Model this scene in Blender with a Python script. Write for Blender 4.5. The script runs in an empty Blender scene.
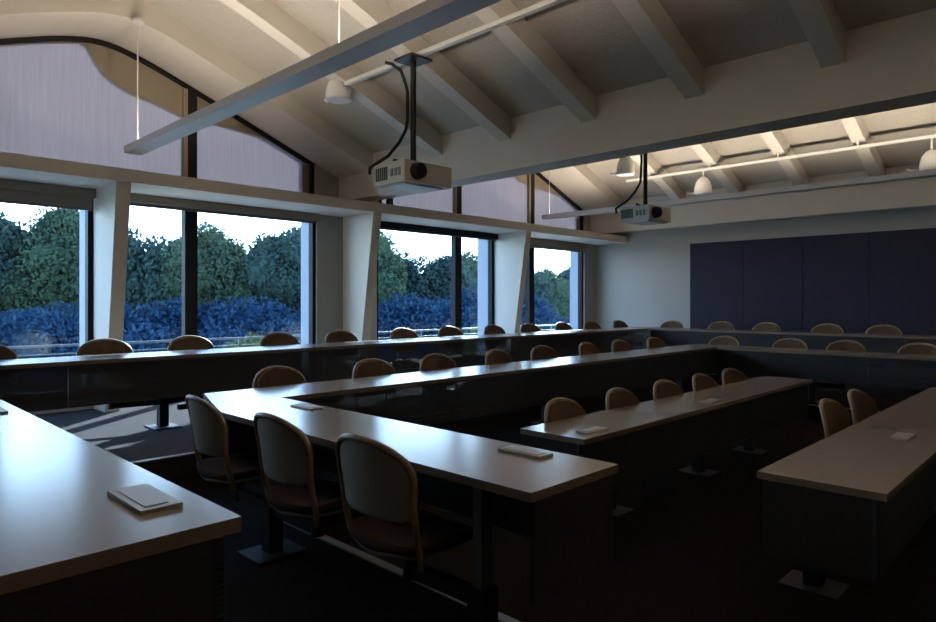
import bpy, bmesh, math, random
from mathutils import Vector, Matrix, noise
random.seed(7)
C = bpy.context.scene.collection
R = math.radians
EYE = 1.00
F1, F2, F3 = 0.0, -0.14, -0.28          # floor level of the three tiers
WALL = 6.80                              # inner face of the window wall
FRONT = 6.15                             # front of ledge and fins
BACK = 10.36                             # back wall
NEAR = -0.96                             # wall behind the camera
RIGHT = -3.6

# ------------------------------------------------------------------ materials
def newmat(name):
    m = bpy.data.materials.new(name); m.use_nodes = True
    nt = m.node_tree; nt.nodes.clear()
    return m, nt, nt.nodes.new('ShaderNodeOutputMaterial')
def node(nt, t, **kw):
    n = nt.nodes.new(t)
    for k, v in kw.items(): setattr(n, k, v)
    return n
def coords(nt, scale=(1, 1, 1)):
    tc = node(nt, 'ShaderNodeTexCoord'); mp = node(nt, 'ShaderNodeMapping')
    mp.inputs['Scale'].default_value = scale
    nt.links.new(tc.outputs['Object'], mp.inputs['Vector'])
    return mp.outputs['Vector']
def surf(name, col, rough=.6, var=.08, nscale=8, bump=0, bscale=200, metal=0, spec=.5, stretch=(1, 1, 1)):
    m, nt, out = newmat(name)
    b = node(nt, 'ShaderNodeBsdfPrincipled')
    b.inputs['Roughness'].default_value = rough; b.inputs['Metallic'].default_value = metal
    b.inputs['Specular IOR Level'].default_value = spec
    v = coords(nt, stretch)
    n = node(nt, 'ShaderNodeTexNoise'); n.inputs['Scale'].default_value = nscale; n.inputs['Detail'].default_value = 4
    nt.links.new(v, n.inputs['Vector'])
    mx = node(nt, 'ShaderNodeMix', data_type='RGBA')
    mx.inputs['A'].default_value = tuple(c*(1-var) for c in col)+(1,)
    mx.inputs['B'].default_value = tuple(min(1, c*(1+var)) for c in col)+(1,)
    nt.links.new(n.outputs['Fac'], mx.inputs['Factor']); nt.links.new(mx.outputs['Result'], b.inputs['Base Color'])
    if bump:
        n2 = node(nt, 'ShaderNodeTexNoise'); n2.inputs['Scale'].default_value = bscale; n2.inputs['Detail'].default_value = 3
        nt.links.new(v, n2.inputs['Vector'])
        bp = node(nt, 'ShaderNodeBump'); bp.inputs['Strength'].default_value = bump; bp.inputs['Distance'].default_value = .01
        nt.links.new(n2.outputs['Fac'], bp.inputs['Height']); nt.links.new(bp.outputs['Normal'], b.inputs['Normal'])
    nt.links.new(b.outputs[0], out.inputs[0])
    return m
def perforated(name, col):
    """sheet steel with rows of small round holes"""
    m, nt, out = newmat(name)
    tc = node(nt, 'ShaderNodeTexCoord')
    sc = node(nt, 'ShaderNodeVectorMath', operation='SCALE'); sc.inputs['Scale'].default_value = 1/.011
    fr = node(nt, 'ShaderNodeVectorMath', operation='FRACTION')
    sb = node(nt, 'ShaderNodeVectorMath', operation='SUBTRACT'); sb.inputs[1].default_value = (.5, .5, .5)
    ml = node(nt, 'ShaderNodeVectorMath', operation='MULTIPLY'); ml.inputs[1].default_value = (1, 0, 1)
    ln = node(nt, 'ShaderNodeVectorMath', operation='LENGTH')
    lt = node(nt, 'ShaderNodeMath', operation='LESS_THAN'); lt.inputs[1].default_value = .22
    L = nt.links.new
    L(tc.outputs['Object'], sc.inputs[0]); L(sc.outputs[0], fr.inputs[0]); L(fr.outputs[0], sb.inputs[0])
    L(sb.outputs[0], ml.inputs[0]); L(ml.outputs[0], ln.inputs[0]); L(ln.outputs['Value'], lt.inputs[0])
    b = node(nt, 'ShaderNodeBsdfPrincipled'); b.inputs['Base Color'].default_value = col+(1,)
    b.inputs['Roughness'].default_value = .45; b.inputs['Metallic'].default_value = .2; b.inputs['Specular IOR Level'].default_value = .3
    t = node(nt, 'ShaderNodeBsdfTransparent'); mx = node(nt, 'ShaderNodeMixShader')
    L(lt.outputs[0], mx.inputs[0]); L(b.outputs[0], mx.inputs[1]); L(t.outputs[0], mx.inputs[2]); L(mx.outputs[0], out.inputs[0])
    return m
def glass_mat(name, tint):
    m, nt, out = newmat(name)
    t = node(nt, 'ShaderNodeBsdfTransparent'); t.inputs[0].default_value = tint+(1,)
    g = node(nt, 'ShaderNodeBsdfGlossy'); g.inputs['Roughness'].default_value = .02
    ge = node(nt, 'ShaderNodeNewGeometry')
    dt = node(nt, 'ShaderNodeVectorMath', operation='DOT_PRODUCT')
    nt.links.new(ge.outputs['Incoming'], dt.inputs[0]); nt.links.new(ge.outputs['Normal'], dt.inputs[1])
    ab = node(nt, 'ShaderNodeMath', operation='ABSOLUTE'); nt.links.new(dt.outputs['Value'], ab.inputs[0])
    om = node(nt, 'ShaderNodeMath', operation='SUBTRACT'); om.inputs[0].default_value = 1; nt.links.new(ab.outputs[0], om.inputs[1])
    pw = node(nt, 'ShaderNodeMath', operation='POWER'); pw.inputs[1].default_value = 5; nt.links.new(om.outputs[0], pw.inputs[0])
    fz = node(nt, 'ShaderNodeMath', operation='MULTIPLY_ADD'); fz.inputs[1].default_value = .95; fz.inputs[2].default_value = .04
    nt.links.new(pw.outputs[0], fz.inputs[0])
    mx = node(nt, 'ShaderNodeMixShader')
    nt.links.new(fz.outputs[0], mx.inputs[0]); nt.links.new(t.outputs[0], mx.inputs[1]); nt.links.new(g.outputs[0], mx.inputs[2])
    nt.links.new(mx.outputs[0], out.inputs[0]); return m
def fabric_mat(name, col, trans):
    m, nt, out = newmat(name)
    v = coords(nt, (60, 60, 2)); n = node(nt, 'ShaderNodeTexNoise'); n.inputs['Scale'].default_value = 1.0; n.inputs['Detail'].default_value = 5
    nt.links.new(v, n.inputs['Vector'])
    mx = node(nt, 'ShaderNodeMix', data_type='RGBA')
    mx.inputs['A'].default_value = tuple(c*.82 for c in col)+(1,); mx.inputs['B'].default_value = tuple(min(1, c*1.15) for c in col)+(1,)
    nt.links.new(n.outputs['Fac'], mx.inputs['Factor'])
    d = node(nt, 'ShaderNodeBsdfDiffuse'); t = node(nt, 'ShaderNodeBsdfTranslucent'); ms = node(nt, 'ShaderNodeMixShader')
    ms.inputs[0].default_value = trans
    nt.links.new(mx.outputs['Result'], d.inputs[0]); nt.links.new(mx.outputs['Result'], t.inputs[0])
    nt.links.new(d.outputs[0], ms.inputs[1]); nt.links.new(t.outputs[0], ms.inputs[2]); nt.links.new(ms.outputs[0], out.inputs[0]); return m
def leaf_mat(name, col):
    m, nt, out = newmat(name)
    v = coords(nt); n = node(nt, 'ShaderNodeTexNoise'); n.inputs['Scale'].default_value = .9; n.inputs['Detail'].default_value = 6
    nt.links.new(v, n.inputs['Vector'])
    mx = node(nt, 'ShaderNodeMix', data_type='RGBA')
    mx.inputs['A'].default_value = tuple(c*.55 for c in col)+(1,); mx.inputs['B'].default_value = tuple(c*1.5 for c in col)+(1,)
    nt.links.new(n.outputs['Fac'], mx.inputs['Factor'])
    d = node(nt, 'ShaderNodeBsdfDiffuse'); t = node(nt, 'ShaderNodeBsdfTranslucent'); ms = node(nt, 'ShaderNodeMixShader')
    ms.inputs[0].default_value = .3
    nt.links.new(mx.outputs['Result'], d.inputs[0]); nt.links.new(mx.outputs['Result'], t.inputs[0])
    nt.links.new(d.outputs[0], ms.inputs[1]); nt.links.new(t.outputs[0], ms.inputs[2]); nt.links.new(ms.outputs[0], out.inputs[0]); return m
def emit_mat(name, col, s):
    m, nt, out = newmat(name); e = node(nt, 'ShaderNodeEmission')
    e.inputs[0].default_value = col+(1,); e.inputs[1].default_value = s
    nt.links.new(e.outputs[0], out.inputs[0]); return m

M = dict(
    paint=surf('cream_paint', (.60, .55, .47), .7, .04, 3),
    plank=surf('acoustic_board', (.46, .42, .355), .95, .16, 60, .9, 45),
    wall=surf('off_white_wall', (.32, .30, .275), .75, .04, 2),
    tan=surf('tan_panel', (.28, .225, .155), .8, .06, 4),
    dark=surf('dark_bronze_frame', (.012, .011, .011), .6, .1, 6, spec=.15),
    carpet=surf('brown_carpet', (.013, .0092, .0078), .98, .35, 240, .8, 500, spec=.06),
    carpet2=surf('sun_lightened_carpet', (.058, .052, .050), .98, .3, 240, .8, 500, spec=.06),  # lighter copy of the carpet; sun patch brightness is put into its colour
    navy=surf('navy_fabric', (.020, .018, .036), .9, .12, 300, .3, 700),
    laminate=surf('beige_laminate', (.235, .19, .148), .22, .05, 25, 0, spec=.6, stretch=(1, 1, 1)),
    edge=surf('brown_edge_band', (.17, .125, .08), .5, .1, 12),
    steel=perforated('perforated_dark_steel', (.042, .042, .045)),
    endp=surf('dark_end_panel', (.026, .021, .018), .6, .1, 6, spec=.2),
    greymetal=surf('grey_metal', (.16, .16, .17), .4, .06, 10, metal=.5),
    black=surf('black_metal', (.011, .011, .013), .4, .1, 10, spec=.3),
    plate=surf('dark_base_metal', (.020, .020, .023), .55, .1, 10, spec=.2),
    seat=surf('dark_brown_seat', (.05, .03, .02), .9, .2, 120, .4, 400, spec=.1),
    shell=surf('grey_cream_shell', (.33, .305, .25), .5, .05, 10),
    tanframe=surf('tan_frame', (.22, .15, .085), .45, .08, 12),
    brown=surf('brown_upholstery', (.085, .049, .023), .85, .2, 120, .4, 400),
    white=surf('white_enamel', (.62, .60, .55), .45, .03, 6),
    proj=surf('projector_plastic', (.50, .47, .40), .45, .04, 8),
    louvre=surf('dark_vent', (.035, .035, .035), .6, .1, 30),
    lens=surf('lens_glass', (.006, .006, .008), .06, .1, 5),
    boxlid=surf('outlet_box_lid', (.33, .285, .22), .4, .05, 20),
    nosing=surf('aluminium_nosing', (.34, .33, .32), .4, .05, 30, metal=.4),
    fixture=surf('grey_fixture', (.68, .66, .66), .4, .04, 6),
    blind=surf('brown_blind_cloth', (.26, .21, .165), .9, .1, 80, .2, 300),
    reveal=surf('exterior_render', (.23, .245, .28), .7, .04, 3),
    rail=surf('grey_railing', (.085, .09, .10), .5, .05, 4),
    bark=surf('bark', (.06, .045, .035), .95, .3, 6, .8, 20),
    lawn=surf('lawn', (.06, .11, .035), .95, .35, 1.2, .5, 30),
    glass=glass_mat('window_glass', (.76, .88, .97)),
    shade=fabric_mat('translucent_shade', (.375, .325, .325), .62),
    leaf=leaf_mat('leaf_green', (.046, .074, .044)),
    leaf2=leaf_mat('leaf_deep_green', (.034, .060, .050)),
    leaf3=leaf_mat('leaf_blue_haze', (.013, .034, .064)),  # blue haze and shade of the low view put into the leaf colour
    leaf4=leaf_mat('leaf_fresh_green', (.06, .09, .035)),
    tube=emit_mat('warm_lamp_tube', (1.0, .88, .73), 104.0),
)

# ------------------------------------------------------------------ mesh helpers
class MB:
    def __init__(s): s.b = bmesh.new()
    def box(s, x0, x1, y0, y1, z0, z1):
        p = [s.b.verts.new(v) for v in ((x0,y0,z0),(x1,y0,z0),(x1,y1,z0),(x0,y1,z0),(x0,y0,z1),(x1,y0,z1),(x1,y1,z1),(x0,y1,z1))]
        for f in ((0,3,2,1),(4,5,6,7),(0,1,5,4),(1,2,6,5),(2,3,7,6),(3,0,4,7)): s.b.faces.new([p[i] for i in f])
        return s
    def prism(s, pts, axis, a, b):
        """extrude polygon pts (2-D) along axis from a to b. axis 'y': pts=(x,z); 'z': pts=(x,y); 'x': pts=(y,z)"""
        def P(p, t): return {'y': (p[0], t, p[1]), 'z': (p[0], p[1], t), 'x': (t, p[0], p[1])}[axis]
        A = [s.b.verts.new(P(p, a)) for p in pts]; B = [s.b.verts.new(P(p, b)) for p in pts]
        n = len(pts)
        s.b.faces.new(A); s.b.faces.new(B[::-1])
        for i in range(n): s.b.faces.new([A[i], B[i], B[(i+1) % n], A[(i+1) % n]])
        return s
    def strip(s, lo, hi, a, b):
        """solid between two polylines lo/hi in x-z (same length), from y=a to y=b"""
        n = len(lo); V = {}
        for k, (pl, y) in enumerate(((lo, a), (hi, a), (lo, b), (hi, b))):
            V[k] = [s.b.verts.new((p[0], y, p[1])) for p in pl]
        for i in range(n-1):
            s.b.faces.new([V[0][i], V[0][i+1], V[1][i+1], V[1][i]]); s.b.faces.new([V[2][i], V[3][i], V[3][i+1], V[2][i+1]])
            s.b.faces.new([V[0][i], V[2][i], V[2][i+1], V[0][i+1]]); s.b.faces.new([V[1][i], V[1][i+1], V[3][i+1], V[3][i]])
        for i in (0, n-1): s.b.faces.new([V[0][i], V[1][i], V[3][i], V[2][i]])
        return s
    def tube(s, path, r, seg=10, cap=True):
        path = [Vector(p) for p in path]; rings = []
        up = Vector((0, 0, 1)); prev = None
        for i, p in enumerate(path):
            d = (path[min(i+1, len(path)-1)]-path[max(i-1, 0)]).normalized()
            if prev is None:
                u = d.cross(up)
                if u.length < .05: u = d.cross(Vector((1, 0, 0)))
            else:
                u = prev - d*prev.dot(d)
            u.normalize(); prev = u; w = d.cross(u)
            rr = r[i] if isinstance(r, (list, tuple)) else r
            rings.append([s.b.verts.new(p+u*math.cos(t*2*math.pi/seg)*rr+w*math.sin(t*2*math.pi/seg)*rr) for t in range(seg)])
        for a, b in zip(rings, rings[1:]):
            for t in range(seg): s.b.faces.new([a[t], a[(t+1) % seg], b[(t+1) % seg], b[t]])
        if cap: s.b.faces.new(rings[0][::-1]); s.b.faces.new(rings[-1])
        return s
    def lathe(s, prof, seg=20, loc=(0, 0, 0)):
        rings = [[s.b.verts.new((loc[0]+r*math.cos(t*2*math.pi/seg), loc[1]+r*math.sin(t*2*math.pi/seg), loc[2]+z)) for t in range(seg)] for r, z in prof]
        for a, b in zip(rings, rings[1:]):
            for t in range(seg): s.b.faces.new([a[t], a[(t+1) % seg], b[(t+1) % seg], b[t]])
        s.b.faces.new(rings[0][::-1]); s.b.faces.new(rings[-1])
        return s
    def shell(s, fn, th, nu=12, nv=10, dirv=(1, 0, 0)):
        """closed slab: surface fn(u,v) thickened by th along dirv"""
        D = Vector(dirv)*th; G = []
        for off in (Vector((0, 0, 0)), D):
            G.append([[s.b.verts.new(Vector(fn(i/nu*2-1, j/nv))+off) for i in range(nu+1)] for j in range(nv+1)])
        for j in range(nv):
            for i in range(nu):
                a, b = G[0], G[1]
                s.b.faces.new([a[j][i], a[j+1][i], a[j+1][i+1], a[j][i+1]]); s.b.faces.new([b[j][i], b[j][i+1], b[j+1][i+1], b[j+1][i]])
        ring = [(0, i) for i in range(nu)]+[(j, nu) for j in range(nv)]+[(nv, i) for i in range(nu, 0, -1)]+[(j, 0) for j in range(nv, 0, -1)]
        for k in range(len(ring)):
            p, q = ring[k], ring[(k+1) % len(ring)]
            s.b.faces.new([G[0][p[0]][p[1]], G[0][q[0]][q[1]], G[1][q[0]][q[1]], G[1][p[0]][p[1]]])
        return s
    def bevel(s, w, seg=2):
        bmesh.ops.bevel(s.b, geom=[e for e in s.b.edges if len(e.link_faces) == 2 and e.calc_face_angle(0) > .6], offset=w, segments=seg, affect='EDGES', profile=.6)
        return s
    def mesh(s, name, mats, smooth=False, sidemat=False):
        bmesh.ops.recalc_face_normals(s.b, faces=s.b.faces)
        me = bpy.data.meshes.new(name); 
        if sidemat:
            for f in s.b.faces: f.material_index = 0 if f.normal.z > .8 else 1
        s.b.to_mesh(me); s.b.free()
        for m in (mats if isinstance(mats, (list, tuple)) else [mats]): me.materials.append(m)
        if smooth:
            for p in me.polygons: p.use_smooth = True
        return me
    def build(s, name, mats, parent=None, smooth=False, loc=None, sidemat=False, rz=0):
        return add(name, s.mesh(name, mats, smooth, sidemat), parent, loc, rz)
def add(name, me, parent=None, loc=None, rz=0):
    o = bpy.data.objects.new(name, me); C.objects.link(o)
    if parent: o.parent = parent
    if loc: o.location = loc
    if rz: o.rotation_euler = (0, 0, rz)
    return o
def struct(o): o['kind'] = 'structure'; return o
def tag(o, label, cat, group=None):
    o['label'] = label; o['category'] = cat
    if group: o['group'] = group
    return o
def thing(name, label, cat, loc, rz=0, group=None):
    o = bpy.data.objects.new(name, None); C.objects.link(o); o.location = loc; o.rotation_euler = (0, 0, rz)
    o.empty_display_size = .1
    return tag(o, label, cat, group)
def lab(o, t): o['label'] = t; return o

# ------------------------------------------------------------------ floors
e1, e2 = (.45, 4.30, 9.20), (1.78, 3.20, 7.80)      # inner edges of the upper and middle tiers
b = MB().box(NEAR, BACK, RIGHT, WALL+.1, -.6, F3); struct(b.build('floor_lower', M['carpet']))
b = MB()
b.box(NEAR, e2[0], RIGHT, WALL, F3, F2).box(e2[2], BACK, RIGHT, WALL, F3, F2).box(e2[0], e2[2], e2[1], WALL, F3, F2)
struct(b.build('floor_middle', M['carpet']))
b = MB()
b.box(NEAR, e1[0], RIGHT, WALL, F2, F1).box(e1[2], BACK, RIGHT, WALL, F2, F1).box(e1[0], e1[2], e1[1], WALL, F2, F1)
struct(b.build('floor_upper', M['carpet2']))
for i, (e, z) in enumerate(((e1, F1), (e2, F2))):
    b = MB(); w, h = .035, .008
    b.box(e[0]-w, e[0]+.006, RIGHT, e[1]+w, z, z+h).box(e[0], e[2], e[1]-.006, e[1]+w, z, z+h).box(e[2]-.006, e[2]+w, RIGHT, e[1]+w, z, z+h)
    struct(b.build('trim_%d' % (i+1), M['nosing']))

# ------------------------------------------------------------------ ceiling shapes
RIDGES = (1.99, 7.61); HALF = 2.81; SL = .40; APEX = EYE+2.60; RD = .30
def arch(s, apex=APEX):
    r = RIDGES[0] if s < 4.8 else RIDGES[1]
    return apex - SL*math.sqrt((s-r)**2+RD*RD)
def samples(a, b, n=24): return [a+(b-a)*i/n for i in range(n+1)]
CEIL = APEX+.20
lo, hi = [], []
for r in RIDGES:
    for s in samples(r-HALF, r+HALF, 36):
        s2 = s+(1e-4 if s > r else -1e-4) if abs(s-4.8) < 1e-3 else s
        z = CEIL - SL*math.sqrt((s-r)**2+RD*RD); lo.append((s, z)); hi.append((s, z+.12))
struct(MB().strip(lo, hi, RIGHT, WALL+.16).build('ceiling', M['plank']))
# rafters
for k, d in enumerate([1.338+.936*i for i in range(-5, 5)]):
    for r in RIDGES:
        ss = samples(r-HALF+.02, r+HALF-.02, 32)
        l = [(s, APEX-SL*math.sqrt((s-r)**2+RD*RD)) for s in ss]; h = [(s, z+.21) for s, z in l]
        struct(MB().strip(l, h, d-.145, d).build('ceiling_rafter', M['paint']))
# edge beams over the window wall (deep arch soffit)
for r in RIDGES:
    ss = samples(r-HALF+.01, r+HALF-.01, 40)
    l = [(s, APEX-SL*math.sqrt((s-r)**2+RD*RD)) for s in ss]; h = [(s, z+.21) for s, z in l]
    struct(MB().strip(l, h, FRONT-.04, WALL+.12).build('beam_arch', M['paint']))
# big cross beams
BB = EYE+1.24
for n, (a, c) in {'beam_cross': (4.66, 4.94), 'beam_back': (10.13, BACK), 'beam_near': (NEAR, -.68)}.items():
    struct(MB().box(a, c, RIGHT, WALL+.1, BB, EYE+1.99).build(n, M['paint']))

# ------------------------------------------------------------------ walls
struct(MB().box(BACK, BACK+.2, RIGHT-.2, WALL+.3, -.6, 4.6).build('wall_back', M['wall']))
struct(MB().box(NEAR-.2, NEAR, RIGHT-.2, WALL+.3, -.6, 4.6).build('wall_near', M['wall']))
struct(MB().box(NEAR-.2, BACK+.2, RIGHT-.2, RIGHT, -.6, 4.6).build('wall_right', M['wall']))
OPEN = []
for r in RIDGES:
    OPEN += [(r-2.36, r-.06, -1), (r+.06, r+2.36, 1)]
LEDGE0, LEDGE1 = EYE+1.054, EYE+1.169
SILL, HEAD = .10, EYE+1.05
b = MB()
W2 = WALL+.2
b.box(NEAR, BACK, WALL, W2, -.3, SILL)
b.box(NEAR, BACK, WALL, W2, HEAD, LEDGE1+.02)
prev = NEAR
for a, c, sg in OPEN:
    b.box(prev, a, WALL, W2, SILL, HEAD); prev = c
b.box(prev, BACK, WALL, W2, SILL, HEAD)
for a, c in ((NEAR, RIDGES[0]-2.32), (RIDGES[0]+2.32, RIDGES[1]-2.32), (RIDGES[1]+2.32, BACK)):
    b.box(a, c, WALL, W2, LEDGE1+.02, 3.1)
struct(b.build('wall_window', M['wall']))
struct(MB().box(NEAR, BACK, FRONT, WALL, LEDGE0, LEDGE1).bevel(.006).build('trim_3', M['paint']))   # ledge
for s0 in (RIDGES[0]-HALF-.06, RIDGES[0]-.06, RIDGES[0]+HALF-.08, RIDGES[1]-.06):
    struct(MB().prism([(FRONT+.03, LEDGE0), (WALL, LEDGE0), (WALL, 0), (FRONT+.34, 0)], 'x', s0, s0+.12).build('pillar_fin', M['paint']))
    # its continuation outside
    struct(MB().box(s0-.02, s0+.10, W2, WALL+.36, -.3, LEDGE0).build('pillar_outer', M['reveal']))

# lower windows, one per opening
for i, (a, c, sg) in enumerate(OPEN):
    root = struct(bpy.data.objects.new('window_%d' % (i+1), None)); C.objects.link(root)
    r = RIDGES[i//2]; mc = r+sg*.855
    fb = MB(); y0, y1 = WALL+.03, WALL+.11
    fb.box(a, a+.045, y0, y1, SILL, HEAD).box(c-.045, c, y0, y1, SILL, HEAD)
    fb.box(a, c, y0, y1, HEAD-.08, HEAD).box(a, c, y0, y1, SILL, SILL+.08).box(mc-.065, mc+.065, y0-.02, y1-.01, SILL, HEAD)
    fb.build('window_frame', M['dark'], root)
    for p, q in ((a+.045, mc-.065), (mc+.065, c-.045)):
        MB().box(p, q, WALL+.068, WALL+.074, SILL+.08, HEAD-.09).build('window_pane', M['glass'], root)
    MB().box(a-.02, c+.02, W2-.0, W2+.10, SILL-.08, SILL-.02).build('window_sill', M['reveal'], root)
    for p in (a+.0, c-.045):
        MB().box(p, p+.045, WALL+.115, WALL+.29, SILL-.02, HEAD+.05).build('outer_reveal', M['reveal'], root)

# clerestory windows under each arch
def clip_poly(top, s0, s1, z0, n=14):
    ss = samples(s0, s1, n); return [(s, z0) for s in ss], [(s, max(z0+.01, top(s))) for s in ss]
Z0 = LEDGE1+.02
for gi, r in enumerate(RIDGES):
    root = struct(bpy.data.objects.new('window_%d' % (5+gi), None)); C.objects.link(root)
    A = lambda s: APEX-SL*math.sqrt((s-r)**2+RD*RD)-.004
    ss = samples(r-2.32, r+2.32, 60)
    fb = MB().strip([(s, A(s)-.035) for s in ss], [(s, A(s)) for s in ss], WALL-.005, WALL+.07)
    for m in (r-2.32, r+2.32-.04): fb.box(m, m+.04, WALL-.004, WALL+.07, Z0, A(m+.02)-.01)
    for m in (r-.855, r+.855): fb.box(m-.04, m+.055, WALL-.003, WALL+.09, Z0, A(m)-.02)
    fb.build('window_frame', M['dark'], root)
    tb = MB()
    for m in (r-.855, r+.855): tb.box(m-.08, m-.04, WALL+.0, WALL+.06, Z0, A(m)-.03)
    tb.build('window_mullion', M['tan'], root)
    # cloth is cut along the overhang's shadow line, which dips right of each ridge
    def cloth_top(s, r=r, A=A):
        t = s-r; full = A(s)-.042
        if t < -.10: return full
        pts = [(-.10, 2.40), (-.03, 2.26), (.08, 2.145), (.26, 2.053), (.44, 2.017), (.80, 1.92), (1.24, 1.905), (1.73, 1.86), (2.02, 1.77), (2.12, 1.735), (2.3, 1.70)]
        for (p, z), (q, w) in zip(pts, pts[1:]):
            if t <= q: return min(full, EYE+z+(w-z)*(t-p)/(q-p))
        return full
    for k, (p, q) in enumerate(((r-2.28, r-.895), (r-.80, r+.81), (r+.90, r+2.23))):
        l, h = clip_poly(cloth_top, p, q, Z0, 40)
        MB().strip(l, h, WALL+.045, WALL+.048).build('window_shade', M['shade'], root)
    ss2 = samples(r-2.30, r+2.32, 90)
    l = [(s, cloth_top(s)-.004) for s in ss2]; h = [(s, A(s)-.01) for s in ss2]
    MB().strip(l, h, WALL+.05, WALL+.07).box(r+2.18, r+2.29, WALL+.05, WALL+.07, Z0, A(r+2.3)-.03).build('window_shadow_panel', M['tan'], root)  # opaque tan stand-in for the overhang's shadow on the cloth, plus the tan margin
    ss3 = samples(r-2.30, r+2.30, 40)
    MB().strip([(s, Z0) for s in ss3], [(s, A(s)-.03) for s in ss3], WALL+.10, WALL+.106).build('window_pane', M['glass'], root)

# roller blinds at the heads of the windows
BL = ('brown roller blind with a light hem above the window nearest the camera', 'brown roller blind in the double window left of the first projector',
      'dark roller blind in the window behind the first projector', 'brown roller blind in the narrow window by the back wall corner')
for i, (a, c, sg) in enumerate(OPEN):
    drop = (.10, .015, .004, .06)[i]
    t = thing('roller_blind', BL[i], 'blind', ((a+c)/2, WALL-.02, HEAD-.08), 0, 'roller blinds at the window heads')
    hw = (c-a)/2
    MB().box(-hw, hw, -.04, .02, .0, .08).bevel(.008).build('cassette', M['dark' if i == 2 else 'blind'], t)
    MB().box(-hw+.02, hw-.02, .0, .006, -drop, .01).build('blind_cloth', M['dark' if i == 2 else 'blind'], t)
    MB().box(-hw+.02, hw-.02, -.008, .014, -drop-.018, -drop).build('hem_bar', M['greymetal'], t)

# blue pinboard panels on the back wall
DB = [4.96, 4.08, 3.22, 2.36, 1.50, .64]
PL = ['navy blue fabric wall panel next to the bare pale wall, leftmost of the run', 'navy blue fabric wall panel second from the pale wall', 'navy blue fabric wall panel third from the pale wall, middle of the run',
      'navy blue fabric wall panel fourth from the pale wall', 'navy blue fabric wall panel at the right edge of the picture']
for i in range(5):
    o = MB().box(BACK-.035, BACK-.0, DB[i+1]+.003, DB[i]-.003, .50, EYE+.965).bevel(.004).build('wall_panel', M['navy'])
    tag(o, PL[i], 'wall panel', 'navy panels on the back wall')

# ------------------------------------------------------------------ desks
DK = .47
LEGN = [0]
def desk(label, along, inner, lo, hi, floor, posts, group, ends=(), boxes=(), facing=1, DK=.467, cut=None, bo=.0):
    """along 'd': inner edge at s=inner, row runs lo..hi in d, sitters look towards +s (facing 1) or -s (-1);
       along 's': inner edge at d=inner, row runs lo..hi in s, sitters look towards -d"""
    mid = (lo+hi)/2; L = hi-lo
    if along == 's': loc, rz = (mid, inner, floor), math.pi      # local +y = towards -d, local x = -s
    else: loc, rz = (inner, mid, floor), (-math.pi/2 if facing == 1 else math.pi/2)
    # local frame: x along the row, +y = inner edge direction
    t = thing('desk', label, 'desk', loc, rz, group)
    def lx(v):
        if along == 's': return -(v-mid)
        return -(v-mid) if facing == 1 else (v-mid)
    g = .0005; h = L/2-g
    pts = [(-h, -DK), (h, -DK), (h, 0), (-h, 0)]
    if cut: pts = cut(h, DK)
    MB().prism(pts, 'z', .572, .60).bevel(.004).build('worktop', [M['laminate'], M['edge']], t, sidemat=True)
    MB().box(-h+.001, h-.001, -.045, -.033, .28, .571).build('modesty_panel', M['steel'], t)
    for e in ends:
        x = lx(e); s = 1 if x > 0 else -1; x0 = s*(h-.002); x1 = s*(h-.022)
        MB().box(min(x0, x1), max(x0, x1), -DK+.02, -.047, .27, .571).build('end_panel', M['endp'], t)
    MB().box(-h+.03, h-.03, -DK+.10, -DK+.13, .540, .571).build('rail', M['black'], t)
    for p in posts:
        x = lx(p)
        leg = MB().prism([(x-.020, .15), (x+.020, .15), (x+.018, .571), (x-.018, .571)], 'y', -DK+.035, -DK+.085).bevel(.006).build('leg', M['greymetal'], t)
        MB().box(x-.10, x+.10, -DK-.06, -DK+.18, 0, .010).bevel(.004).build('base_plate', M['plate'], leg)
        MB().box(x-.035, x+.035, -DK+.025, -DK+.095, .009, .245).bevel(.012).build('arm_hub', M['black'], leg)
    for p in boxes:
        x = lx(p)
        bx = MB().box(x-.095, x+.095, -.130-bo, -.052-bo, .599, .608).bevel(.004, 3).build('outlet_box', M['boxlid'], t)
        MB().box(x-.075, x+.075, -.116-bo, -.072-bo, .6078, .6096).bevel(.0008).build('lid', M['boxlid'], bx)
    return t
G1, G2, G3 = 'desks of the upper tier', 'desks of the middle tier', 'desks of the lowest tier'
desk('beige desk in the left foreground with its free end at the aisle', 'd', .576, 1.155, 3.72, F1, (1.42, 2.95), G1, (1.155,), (1.39, 2.92))
desk('beige desk at the left picture edge where the near arm meets the window row', 'd', .576, 3.72, 4.998, F1, (4.4,), G1)
O = ['at the left picture edge', 'second from the left picture edge', 'third from the left picture edge', 'before the wide fin under the nearer projector', 'before the window under the nearer projector', 'before the narrow far window', 'at the far corner']
bd = (.106, 1.27, 2.80, 4.33, 5.86, 7.39, 8.92, 9.52); ps = (.7, 2.03, 3.56, 5.12, 6.64, 8.14, 9.25)
for i in range(7):
    desk('beige desk in the row along the windows, '+O[i], 's', 5.0, bd[i], bd[i+1], F1, (ps[i],), G1)
O = ['first from the window corner', 'second from the window corner', 'at the right picture edge']
bd = (4.998, 3.13, 1.70, .27)
for i in range(3):
    desk('dim beige desk in the row before the navy panels, '+O[i], 'd', 9.05, bd[i+1], bd[i], F1, ((3.85, 2.40, .985)[i],), G1, facing=-1)
def cut_win(h, D):      # same corner, window-row side (local x = -s)
    return [(-h, -D), (h-.225, -D), (h-.075, 0), (-h, 0)]
def cut_near(h, D):     # bevelled outer corner of the middle tier, near-arm side (local x = -d)
    return [(-h+.22, -D), (h, -D), (h, 0), (-h, 0), (-h, -D+.075)]
desk('beige desk in the middle behind the three empty chairs, its free end at the aisle', 'd', 1.905, 1.165, 3.348, F2, (1.41, 2.72), G2, (1.165,), (1.49, 2.93), cut=cut_near, DK=.46)
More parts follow.
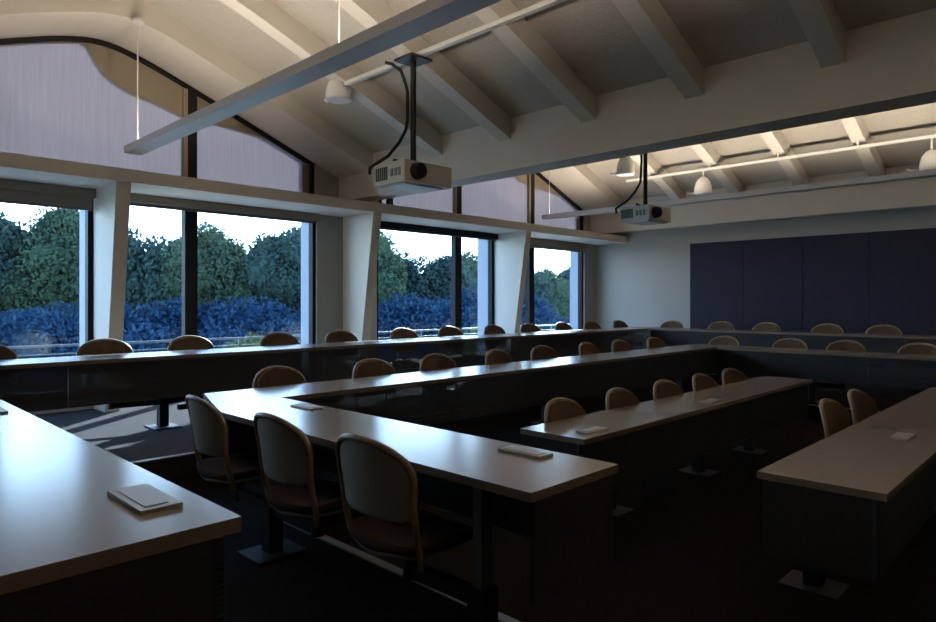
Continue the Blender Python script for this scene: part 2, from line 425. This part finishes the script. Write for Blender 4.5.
O = ['at the bright near corner', 'second from the bright near corner', 'in the middle of the row', 'second from the back corner', 'at the back corner']
bd = (1.443, 2.69, 4.15, 5.61, 7.08, 8.12); ps = (2.2, 3.42, 4.88, 6.35, 7.55)
for i in range(5):
    desk('beige desk of the second row from the windows, '+O[i], 's', 3.35, bd[i], bd[i+1], F2, (ps[i],), G2, cut=cut_win if i == 0 else None)
O = ['its window-side half', 'at the right picture edge']
bd = (3.348, 1.77, .3); ps = (2.42, 1.1)
for i in range(2):
    desk('dim beige desk of the second row from the back wall, '+O[i], 'd', 7.65, bd[i+1], bd[i], F2, (ps[i],), G2, facing=-1)
desk('beige desk of the short inner row with five chairs, its near half', 's', 1.85, 2.71, 4.56, F3, (3.48,), G3, (2.71,), (2.92, 4.35), DK=.41)
desk('beige desk of the short inner row with five chairs, its far half', 's', 1.85, 4.56, 6.20, F3, (4.72, 5.70), G3, (6.20,), DK=.41)
desk('dim beige desk at the lower right, near half with its end toward the camera', 's', .56, 2.69, 4.56, F3, (3.2, 4.50), G3, (2.69,), (3.88,), DK=.45, bo=.09)
desk('dim beige desk at the right edge, far half beyond the two chairs', 's', .56, 4.56, 6.30, F3, (5.9,), G3, (6.30,), DK=.45)

# ------------------------------------------------------------------ chairs on swing arms
U = 1/1.23      # the plan is drawn in units of 1.23 m; chairs are drawn in metres and brought to that unit
HW = .237
def halfw(v):       # outline of the back: v 0..1 from bottom to top
    if v < .18: return HW*(.72+.23*math.sqrt(max(0, 1-((.18-v)/.18)**2)))
    if v < .5: return HW*(.95+.05*(v-.18)/.32)
    t = (v-.5)/.5; return HW*math.sqrt(max(0.0, 1-t**2.5))+.0005
def backx(y, z): return -.235+.062*(y/HW)**2-(z-.55)*.16
ZB, ZT = .535, .858
def f_shell(u, v):
    z = ZB+(ZT-ZB)*v; y = u*halfw(v); return (backx(y, z), y, z)
def f_cush(u, v):
    z = ZB+.015+(ZT-ZB-.02)*v; y = u*halfw(v)*.97; return (backx(y, z)+.012+.012*(1-u*u)*math.sin(math.pi*min(1, v+.02)), y, z)
def sized(me): me.transform(Matrix.Scale(U, 4)); return me
shell_me = sized(MB().shell(f_shell, .010, 14, 18).mesh('backrest', M['shell'], True))
cush_me = sized(MB().shell(f_cush, .022, 14, 18).mesh('back_cushion', M['brown'], True))
pth = []
for sgn in (-1, 1):
    side = [(backx(.21, .36)+.02, .215, .345), (backx(.215, .42)+.01, .222, .42), (backx(.22, .50), .226, .50)]
    for k in range(0, 20):
        v = .20+.80*math.sin(k/19*math.pi/2); z = ZB+(ZT-ZB)*v; y = max(halfw(v), .001); side.append((backx(y, z), y, z))
    if sgn == -1: pth += [(x, -y, z) for x, y, z in side]
    else: pth += side[::-1][1:]
frame_me = sized(MB().tube(pth, .0150, 8).mesh('back_frame', M['tanframe'], True))
def f_seat(u, v):
    t = v*2-1; k = (1-abs(t)**4)**.25 if abs(t) < 1 else 0.02
    return (t*.22, u*.235*max(k, .35), .392-.02*max(0, t)**2*1.0+.012*u*u)
seat_me = sized(MB().shell(f_seat, .038, 12, 12, (0, 0, 1)).bevel(.006).mesh('seat', M['seat'], True))
def f_pan(u, v):
    t = v*2-1; k = (1-abs(t)**4)**.25 if abs(t) < 1 else 0.02
    return (t*.21, u*.225*max(k, .35), .374+.012*u*u)
pan_me = sized(MB().shell(f_pan, .017, 10, 10, (0, 0, 1)).mesh('seat_pan', M['shell'], True))
stem_me = sized(MB().tube([(0, 0, .215), (0, 0, .30), (0, 0, .377)], [.036, .028, .028], 14).box(-.08, .08, -.07, .07, .364, .377).mesh('stem', M['black']))
def chair(label, s, d, floor, rz, post, group, turn=0):
    t = thing('swing_arm_chair', label, 'chair', (s, d, floor), rz+turn, group)
    add('seat', seat_me, t); add('seat_pan', pan_me, t); add('stem', stem_me, t); add('backrest', shell_me, t); add('back_cushion', cush_me, t); add('back_frame', frame_me, t)
    v = Matrix.Rotation(-(rz+turn), 3, 'Z') @ Vector((post[0]-s, post[1]-d, 0))
    L = v.length-.03
    a = MB().box(0, L, -.019, .019, -.025, .025).bevel(.008).build('swing_arm', M['black'], t)
    a.location = (0, 0, .205); a.rotation_euler = (0, 0, math.atan2(v.y, v.x))
    return t
def nearest(v, ps): return min(ps, key=lambda p: abs(p-v))
ORD = ['first', 'second', 'third', 'fourth', 'fifth', 'sixth', 'seventh', 'eighth', 'ninth', 'tenth', 'eleventh', 'twelfth']
ROW2 = (2.26, 3.04, 3.70, 4.47, 5.12, 5.92, 6.56, 7.35)
ROW3 = (3.16, 3.80, 4.42, 5.03, 5.59)
OUT = .407      # hub line behind a desk's inner edge
ps = (.7, 2.03, 3.56, 5.12, 6.64, 8.14, 9.25)
for i, s in enumerate((.90, 1.68, 2.37, 3.2, 3.92, 4.76, 5.48, 6.28, 7.0, 7.78, 8.5, 9.31)):
    chair('brown chair behind the desks nearest the windows, %s in that row from the left' % ORD[i], s, 5.50, F1, -math.pi/2, (nearest(s, ps), 5.0+OUT), 'chairs along the windows', random.uniform(-.08, .08))
for i, d in enumerate((4.98, 4.17, 3.53, 2.73, 2.06)):
    post = (9.05+OUT, nearest(d, (3.85, 2.40, .985))) if i else (9.25, 5.0+OUT)
    chair('brown chair before the back wall, %s in that row from the window corner' % ORD[i], 9.56, d, F1, math.pi, post, 'chairs along the back wall', random.uniform(-.08, .08))
ps = (2.2, 3.42, 4.88, 6.35, 7.55)
for i, s in enumerate(ROW2):
    chair('brown chair at the second desk row from the windows, %s from the bright corner' % ORD[i], s, 3.80, F2, -math.pi/2, (nearest(s, ps), 3.35+OUT), 'chairs of the second window-side row', random.uniform(-.08, .08))
for i, d in enumerate((3.52, 2.72, 2.11, 1.43)):
    post = (7.65+OUT, nearest(d, (2.42, 1.1))) if i else (7.55, 3.35+OUT)
    chair('brown chair at the second desk row from the back, %s from its window end' % ORD[i], 8.08, d, F2, math.pi, post, 'chairs of the second back row', random.uniform(-.08, .08))
for i, s in enumerate(ROW3):
    chair('brown chair at the short inner desk row, %s from its near end' % ORD[i], s, 2.12, F3, -math.pi/2, (nearest(s, (3.48, 4.72, 5.70)), 1.85+.35), 'chairs of the short inner row', random.uniform(-.1, .1))
for s, l, q in ((4.23, 'brown chair turned aside at the lower right desk, nearer of its two', -.03), (4.81, 'brown chair turned aside at the lower right desk, farther of its two', -.05)):
    chair(l, s, .97, F3, -math.pi/2, (4.52, .56+.39), 'chairs behind the right desk', q)
NL = ('empty pale-backed chair in the foreground, nearest of three', 'empty pale-backed chair in the foreground, middle one of three', 'empty pale-backed chair farthest of three, against the bright carpet')
for i, (d, p) in enumerate(((1.75, 1.41), (2.34, 2.72), (3.02, 2.72))):
    chair(NL[i], 1.50, d, F2, 0, (1.91-OUT, p), 'empty chairs at the middle desk', (.02, .0, -.05)[i])

# ------------------------------------------------------------------ ceiling fittings
def pendant(label, s, d0, d1, z, cables):
    t = thing('pendant_light', label, 'light', (s, d1, z), 0, 'linear pendant lights')
    L = d1-d0; w = .072
    MB().prism([(-w, 0), (w, 0), (w, .06), (w-.008, .06), (w-.008, .012), (-w+.008, .012), (-w+.008, .06), (-w, .06)], 'y', -L, 0).build('housing', M['fixture'], t)
    MB().box(-w, w, -.006, 0, 0, .06).build('end_cap', M['fixture'], t)
    MB().tube([(0, -L+.03, .032), (0, -.03, .032)], .014, 8).build('lamp_tube', M['tube'], t)
    for c in cables:
        zc = arch(s)-z
        cb = MB().tube([(0, c-d1, .02), (0, c-d1, zc)], .006, 6).build('cable', M['white'], t)
        MB().lathe([(.05, zc-.03), (.055, zc-.015), (.055, zc)], 14, (0, c-d1, 0)).build('canopy', M['white'], cb)
        MB().box(-w, w, c-d1-.012, c-d1+.012, .045, .06).build('hanger', M['white'], cb)
pendant('long grey linear pendant light crossing the upper left, hung on cables', 2.07, RIGHT+.4, 6.20, EYE+1.315, (6.08, 3.02, .2, -2.6))
pendant('long pale linear pendant light before the back wall, behind the second projector', 8.40, RIGHT+.4, 6.50, EYE+1.335, (6.4, 1.1, -1.6))

def track(label, s, d0, d1, z):
    t = thing('lighting_track', label, 'lighting track', (s, d1, z), 0, 'lighting tracks under the rafters')
    L = d1-d0
    MB().box(-.022, .022, -L, 0, -.016, .018).bevel(.005).build('channel', M['white'], t)
    for k in range(-4, 6):
        d = 1.338+.936*k-.07
        if d0 < d < d1: MB().box(-.008, .008, d-d1-.01, d-d1+.01, .016, arch(s)-z+.01).build('clip', M['white'], t)
track('white lighting track crossing the ceiling above the first projector', 3.48, RIGHT, 5.02, EYE+1.985)
track('white lighting track near the back wall above the far pendant light', 9.10, RIGHT, 5.42, EYE+1.90)
def bell(label, s, d, z0, z1, ztop):
    t = thing('bell_spotlight', label, 'spotlight', (s, d, z0), 0, 'bell shaped spotlights')
    h = z1-z0
    MB().lathe([(.118, 0), (.125, .01), (.122, h*.35), (.10, h*.7), (.06, h*.93), (.03, h)], 24).build('lamp_shade', M['white'], t, True)
    MB().lathe([(.105, -.003), (.108, .001)], 24).build('diffuser', M['fixture'], t)
    st = MB().tube([(0, 0, h-.01), (0, 0, ztop-z0)], .012, 8).build('stem', M['white'], t)
    MB().tube([(0, .11, .04), (0, .20, .03), (0, .24, .06)], .012, 8).build('bracket', M['white'], t)
bell('white bell spotlight left of the first projector, nearest of the spotlights', 3.48, 5.07, EYE+1.86, EYE+2.08, arch(3.48)+.1)
bell('grey bell spotlight just left of the second projector pole', 8.0, 4.78, EYE+1.76, EYE+2.03, arch(8.0)+.03)
bell('small pale bell spotlight right of the second projector above the far pendant', 9.10, 4.17, EYE+1.55, EYE+1.80, EYE+1.885)
bell('pale bell spotlight at the right edge of the picture below the track', 9.10, 1.45, EYE+1.50, EYE+1.745, EYE+1.885)

# projectors
def projector(label, s, d, z0, ztop):
    t = thing('projector', label, 'projector', (s, d, z0), 0, 'ceiling projectors')
    a, b_, h = .25, .19, .165
    MB().box(-a, a, -b_, b_, 0, h).bevel(.018, 3).build('body', M['proj'], t)
    lb = MB().tube([(-.13, -b_+.02, .085), (-.13, -b_-.02, .085), (-.13, -b_-.06, .085)], [.068, .066, .058], 24).build('lens_barrel', M['black'], t)
    MB().tube([(-.13, -b_-.058, .085), (-.13, -b_-.064, .085)], .045, 24).build('lens', M['lens'], lb)
    bv = MB()
    for k in range(6): bv.box(-a-.004, -a+.01, .02+k*.026, .036+k*.026, .03, h-.03)
    bv.build('vent', M['louvre'], t)
    bq = MB()
    for k in range(3): bq.box(-a-.006, -a+.01, -.14+k*.045, -.112+k*.045, .05, .11)
    bq.build('connector_panel', M['greymetal'], t)
    MB().box(-a+.05, a-.05, -b_+.05, b_-.05, -.012, .002).build('underside_cover', M['white'], t)
    mp = MB().box(-.12, .12, -.09, .09, h, h+.014)
    for x in (-.2, .2): mp.tube([(0, 0, h+.012), (x, .0, h+.03), (x*1.05, 0, h)], .009, 8)
    mp.build('mounting_bracket', M['black'], t)
    pl = MB().tube([(0, 0, h), (0, 0, ztop-z0)], .024, 14).build('pole', M['black'], t)
    MB().box(-.11, .11, -.11, .11, ztop-z0-.012, ztop-z0+.006).build('ceiling_plate', M['black'], pl)
    H = ztop-z0
    pts = [(-.16, .16, H-.02), (-.12, .12, H-.035), (-.07, .07, H-.09), (-.045, .04, H-.20), (-.035, .03, H*.7+h*.3), (-.035, .03, H*.45+h*.55), (-.045, .04, h+.30), (-.08, .08, h+.20), (-.14, .15, h+.09), (-.20, .21, h+.035), (-.26, .235, h-.01), (-.27, .22, .10)]
    MB().tube(pts, .014, 8).build('cable', M['black'], t, True)
projector('grey ceiling projector on a black pole in front of the windows, the nearer one', 3.48, 4.03, EYE+.93, EYE+1.963)
projector('grey ceiling projector on a black pole near the back wall, the farther one', 6.90, 3.86, EYE+.93, arch(6.9)-.002)
# black device on the ledge below the projector
t = thing('ledge_camera', 'small black device on the window ledge under the nearer projector', 'camera', (5.02, FRONT+.10, LEDGE1))
MB().box(-.03, .03, -.03, .03, 0, .09).bevel(.005).build('base', M['black'], t)
MB().tube([(0, .06, .16), (0, -.09, .15)], [.065, .06], 16).box(-.01, .01, -.01, .01, .085, .13).build('head', M['black'], t)

# ------------------------------------------------------------------ outdoors
struct(MB().box(-40, 120, WALL+3.2, 140, -6.2, -6).build('ground', M['lawn']))
struct(MB().box(-8, 20, WALL+.2, WALL+2.6, -.42, -.3).build('terrace_floor', M['reveal']))
t = thing('balcony_railing', 'thin grey metal railing outside beyond the windows', 'railing', (0, WALL+2.3, -.3))
MB().box(-6, 18, -.02, .02, .755, .785).build('top_rail', M['rail'], t)
MB().box(-6, 18, -.012, .012, .66, .675).build('middle_rail', M['rail'], t)
MB().box(-6, 18, -.012, .012, .10, .115).build('bottom_rail', M['rail'], t)
for k in range(17): MB().box(-6+1.5*k-.012, -6+1.5*k+.012, -.012, .012, 0, .76).build('post', M['rail'], t)

def crown_mesh(name, mat, seed, nb=30, rx=1.0, rz=1.0, leaves=34000):
    rnd = random.Random(seed); b = bmesh.new()
    cs = []
    for k in range(nb):
        while True:
            p = Vector((rnd.uniform(-1, 1), rnd.uniform(-1, 1), rnd.uniform(-1, 1)))
            if p.length < 1: break
        p = p.normalized()*(p.length**.5)*.72
        cs.append((Vector((p.x*rx, p.y*rx, p.z*rz)), rnd.uniform(.16, .34)))
    cs.append((Vector((0, 0, 0)), .6)); cs.append((Vector((0, 0, -.35)), .5))
    for c, r in cs:
        res = bmesh.ops.create_icosphere(b, subdivisions=3 if r < .5 else 4, radius=r*.78, matrix=Matrix.Translation(c))
        for v in res['verts']:
            n = (v.co-c).normalized(); q = v.co*4+Vector((seed, 0, 0))
            v.co += n*r*(.30*noise.noise(q)+.30*noise.noise(q*2.7)+.25*noise.noise(q*6))
    for k in range(leaves):
        c, r = rnd.choice(cs) if rnd.random() < .85 else cs[-2]; n = Vector((rnd.gauss(0, 1), rnd.gauss(0, 1), rnd.gauss(0, 1))).normalized()
        p = c+n*r*rnd.uniform(.85, 1.25)
        a = Vector((rnd.gauss(0, 1), rnd.gauss(0, 1), rnd.gauss(0, 1))).normalized(); e = n.cross(a)
        if e.length < .1: continue
        e.normalize(); s = rnd.uniform(.018, .05)
        g = (a+n*.4).normalized()*s
        b.faces.new([b.verts.new(p-e*s*.5), b.verts.new(p+g), b.verts.new(p+e*s*.5), b.verts.new(p-g)])
    me = bpy.data.meshes.new(name); b.to_mesh(me); b.free(); me.materials.append(mat)
    return me
crowns = [crown_mesh('crown', M['leaf'], 3), crown_mesh('crown', M['leaf2'], 11, 30, 1.0, .9), crown_mesh('crown', M['leaf'], 19, 22, .95, 1.1), crown_mesh('crown', M['leaf2'], 27, 28, 1.1, .85)]
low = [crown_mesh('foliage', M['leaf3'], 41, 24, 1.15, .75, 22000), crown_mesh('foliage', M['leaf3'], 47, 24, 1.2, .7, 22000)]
fresh = crown_mesh('foliage', M['leaf4'], 53, 20, 1.1, .8, 12000)
trunk_me = MB().tube([(0, 0, 0), (.05, .02, .35), (-.03, .05, .7), (0, 0, 1.0)], [.16, .12, .10, .06], 9).mesh('trunk', M['bark'])
def tree(name, label, cat, s, d, ztop, r, me, group, zg=-6.0, flat=1.0):
    t = thing(name, label, cat, (s, d, zg), random.uniform(0, 6.3), group)
    c = add('crown', me, t); c.scale = (r, r, r*flat); c.location = (0, 0, ztop-zg-r*flat*1.02)
    k = add('trunk', trunk_me, t); hgt = max(.4, ztop-zg-r*flat); k.scale = (r*.35, r*.35, hgt)
    return t
TREES = [  # pixel-measured skyline turned into distances: s, d, top above eye, crown radius
]
th = R(44.4)
def gp(lat, Z):        # lateral / forward offsets from the viewpoint to plan coordinates
    return Z*math.cos(th)+lat*math.sin(th), Z*math.sin(th)-lat*math.cos(th)
LAND = [(-22.5, 27, 4.1, 3.6), (-19.0, 26, 4.05, 3.0), (-16.2, 26, 3.85, 2.6), (-12.6, 27, 3.55, 3.0), (-10.0, 26.5, 3.35, 2.4), (-7.4, 27, 3.45, 2.5), (-4.6, 28, 3.0, 2.6),
        (-2.0, 31, 2.95, 2.8), (-.6, 34, 2.85, 3.2), (2.6, 38, 2.4, 2.8), (.2, 46, 3.0, 3.0), (5.2, 46, 2.7, 2.8), (5.0, 44, 2.4, 2.4), (8.2, 46, 2.9, 2.7), (9.8, 52, 2.6, 3.0), (-26.5, 28, 4.4, 4.0)]
TL = ['tall green tree outside filling the left edge window', 'green tree outside right of the leftmost tree', 'deep green tree outside close to the first fin', 'green tree outside just right of the first fin', 'deep green tree outside left of the dark mullion', 'highest bright green tree in the double window',
      'deep green tree at the right side of the double window', 'dark tree outside hidden partly by the wide fin', 'dark green tree at the left of the window behind the first projector', 'low dark tree at the dip of the skyline', 'distant tree outside behind the dip of the skyline', 'distant tree right of the dip of the skyline',
      'pale green tree in the window before the third fin', 'round tree outside in the narrow far window', 'distant tree at the right of the narrow far window', 'tree outside beyond the left edge of the picture']
for i, (la, Z, top, r) in enumerate(LAND):
    s, d = gp(la, Z); tree('tree', TL[i], 'tree', s, d, EYE+top, r, crowns[i % 4], 'trees outside the windows')
# the narrow far window looks past the shaded bushes to the green trees
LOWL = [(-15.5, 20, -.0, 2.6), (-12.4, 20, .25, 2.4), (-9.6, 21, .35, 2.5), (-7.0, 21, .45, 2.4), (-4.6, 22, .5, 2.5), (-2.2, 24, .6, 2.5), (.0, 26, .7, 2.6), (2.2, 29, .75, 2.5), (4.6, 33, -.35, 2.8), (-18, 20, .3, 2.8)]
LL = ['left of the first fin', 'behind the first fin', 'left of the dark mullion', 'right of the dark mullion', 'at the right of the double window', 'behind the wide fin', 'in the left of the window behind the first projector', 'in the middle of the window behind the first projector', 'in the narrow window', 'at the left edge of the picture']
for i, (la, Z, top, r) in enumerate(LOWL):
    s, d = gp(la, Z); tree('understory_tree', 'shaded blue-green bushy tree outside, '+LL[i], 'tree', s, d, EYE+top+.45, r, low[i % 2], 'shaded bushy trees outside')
FR = [(-5.6, 17, -.62, .9, 'fresh green shrub outside at the lower right of the double window'), (.3, 18, -.40, .95, 'fresh green shrub outside by the mullion behind the first projector'), (-13.0, 16, -.85, .8, 'fresh green shrub outside at the lower left window'), (2.2, 22, -.5, 1.1, 'fresh green shrub outside before the narrow window')]
for la, Z, top, r, l in FR:
    s, d = gp(la, Z); tree('shrub', l, 'shrub', s, d, EYE+top, r, fresh, 'fresh green shrubs outside', -2.4)

# ------------------------------------------------------------------ light
w = bpy.data.worlds.new('sky'); bpy.context.scene.world = w; w.use_nodes = True
nt = w.node_tree; nt.nodes.clear()
out = nt.nodes.new('ShaderNodeOutputWorld'); bg = nt.nodes.new('ShaderNodeBackground')
tc = nt.nodes.new('ShaderNodeTexCoord'); sx = nt.nodes.new('ShaderNodeSeparateXYZ'); cr = nt.nodes.new('ShaderNodeValToRGB')
nt.links.new(tc.outputs['Generated'], sx.inputs[0]); nt.links.new(sx.outputs['Z'], cr.inputs[0])
el = cr.color_ramp.elements
el[0].position = 0.0; el[0].color = (.78, .90, 1.0, 1); el[1].position = .85; el[1].color = (.06, .12, .28, 1)
e = el.new(.14); e.color = (.80, .91, 1.0, 1)
e = el.new(.34); e.color = (.22, .33, .55, 1)
nt.links.new(cr.outputs[0], bg.inputs[0]); bg.inputs[1].default_value = 12.0
nt.links.new(bg.outputs[0], out.inputs[0])
sun = bpy.data.lights.new('sun', 'SUN'); sun.energy = 32.0; sun.angle = R(1.0); sun.color = (1, .96, .9)
so = bpy.data.objects.new('sun', sun); C.objects.link(so)
el_, az = R(30), math.atan2(.77, .94)
dirv = Vector((math.cos(az)*math.cos(el_), math.sin(az)*math.cos(el_), math.sin(el_)))
so.rotation_euler = dirv.to_track_quat('Z', 'Y').to_euler()

# ------------------------------------------------------------------ plan units to metres
K = 1.23
for o in C.objects:
    if o.parent is None:
        o.location = o.location*K
        if o.type != 'LIGHT': o.scale = o.scale*K
# ------------------------------------------------------------------ camera
cam = bpy.data.cameras.new('camera'); co = bpy.data.objects.new('camera', cam); C.objects.link(co)
cam.sensor_width = 36; cam.lens = 654/936*36; cam.shift_y = -9/936; cam.clip_end = 400; cam.clip_start = .02
co.location = (0, 0, EYE*K); co.rotation_euler = (math.pi/2, 0, R(44.4-90))
sc = bpy.context.scene; sc.camera = co
sc.view_settings.view_transform = 'Standard'; sc.view_settings.look = 'None'; sc.view_settings.exposure = 0; sc.view_settings.gamma = 1
sc.view_settings.use_curve_mapping = False
sc.cycles.use_denoising = True
sc.cycles.max_bounces = 10; sc.cycles.diffuse_bounces = 5; sc.cycles.transparent_max_bounces = 16
sc.cycles.sample_clamp_indirect = 6
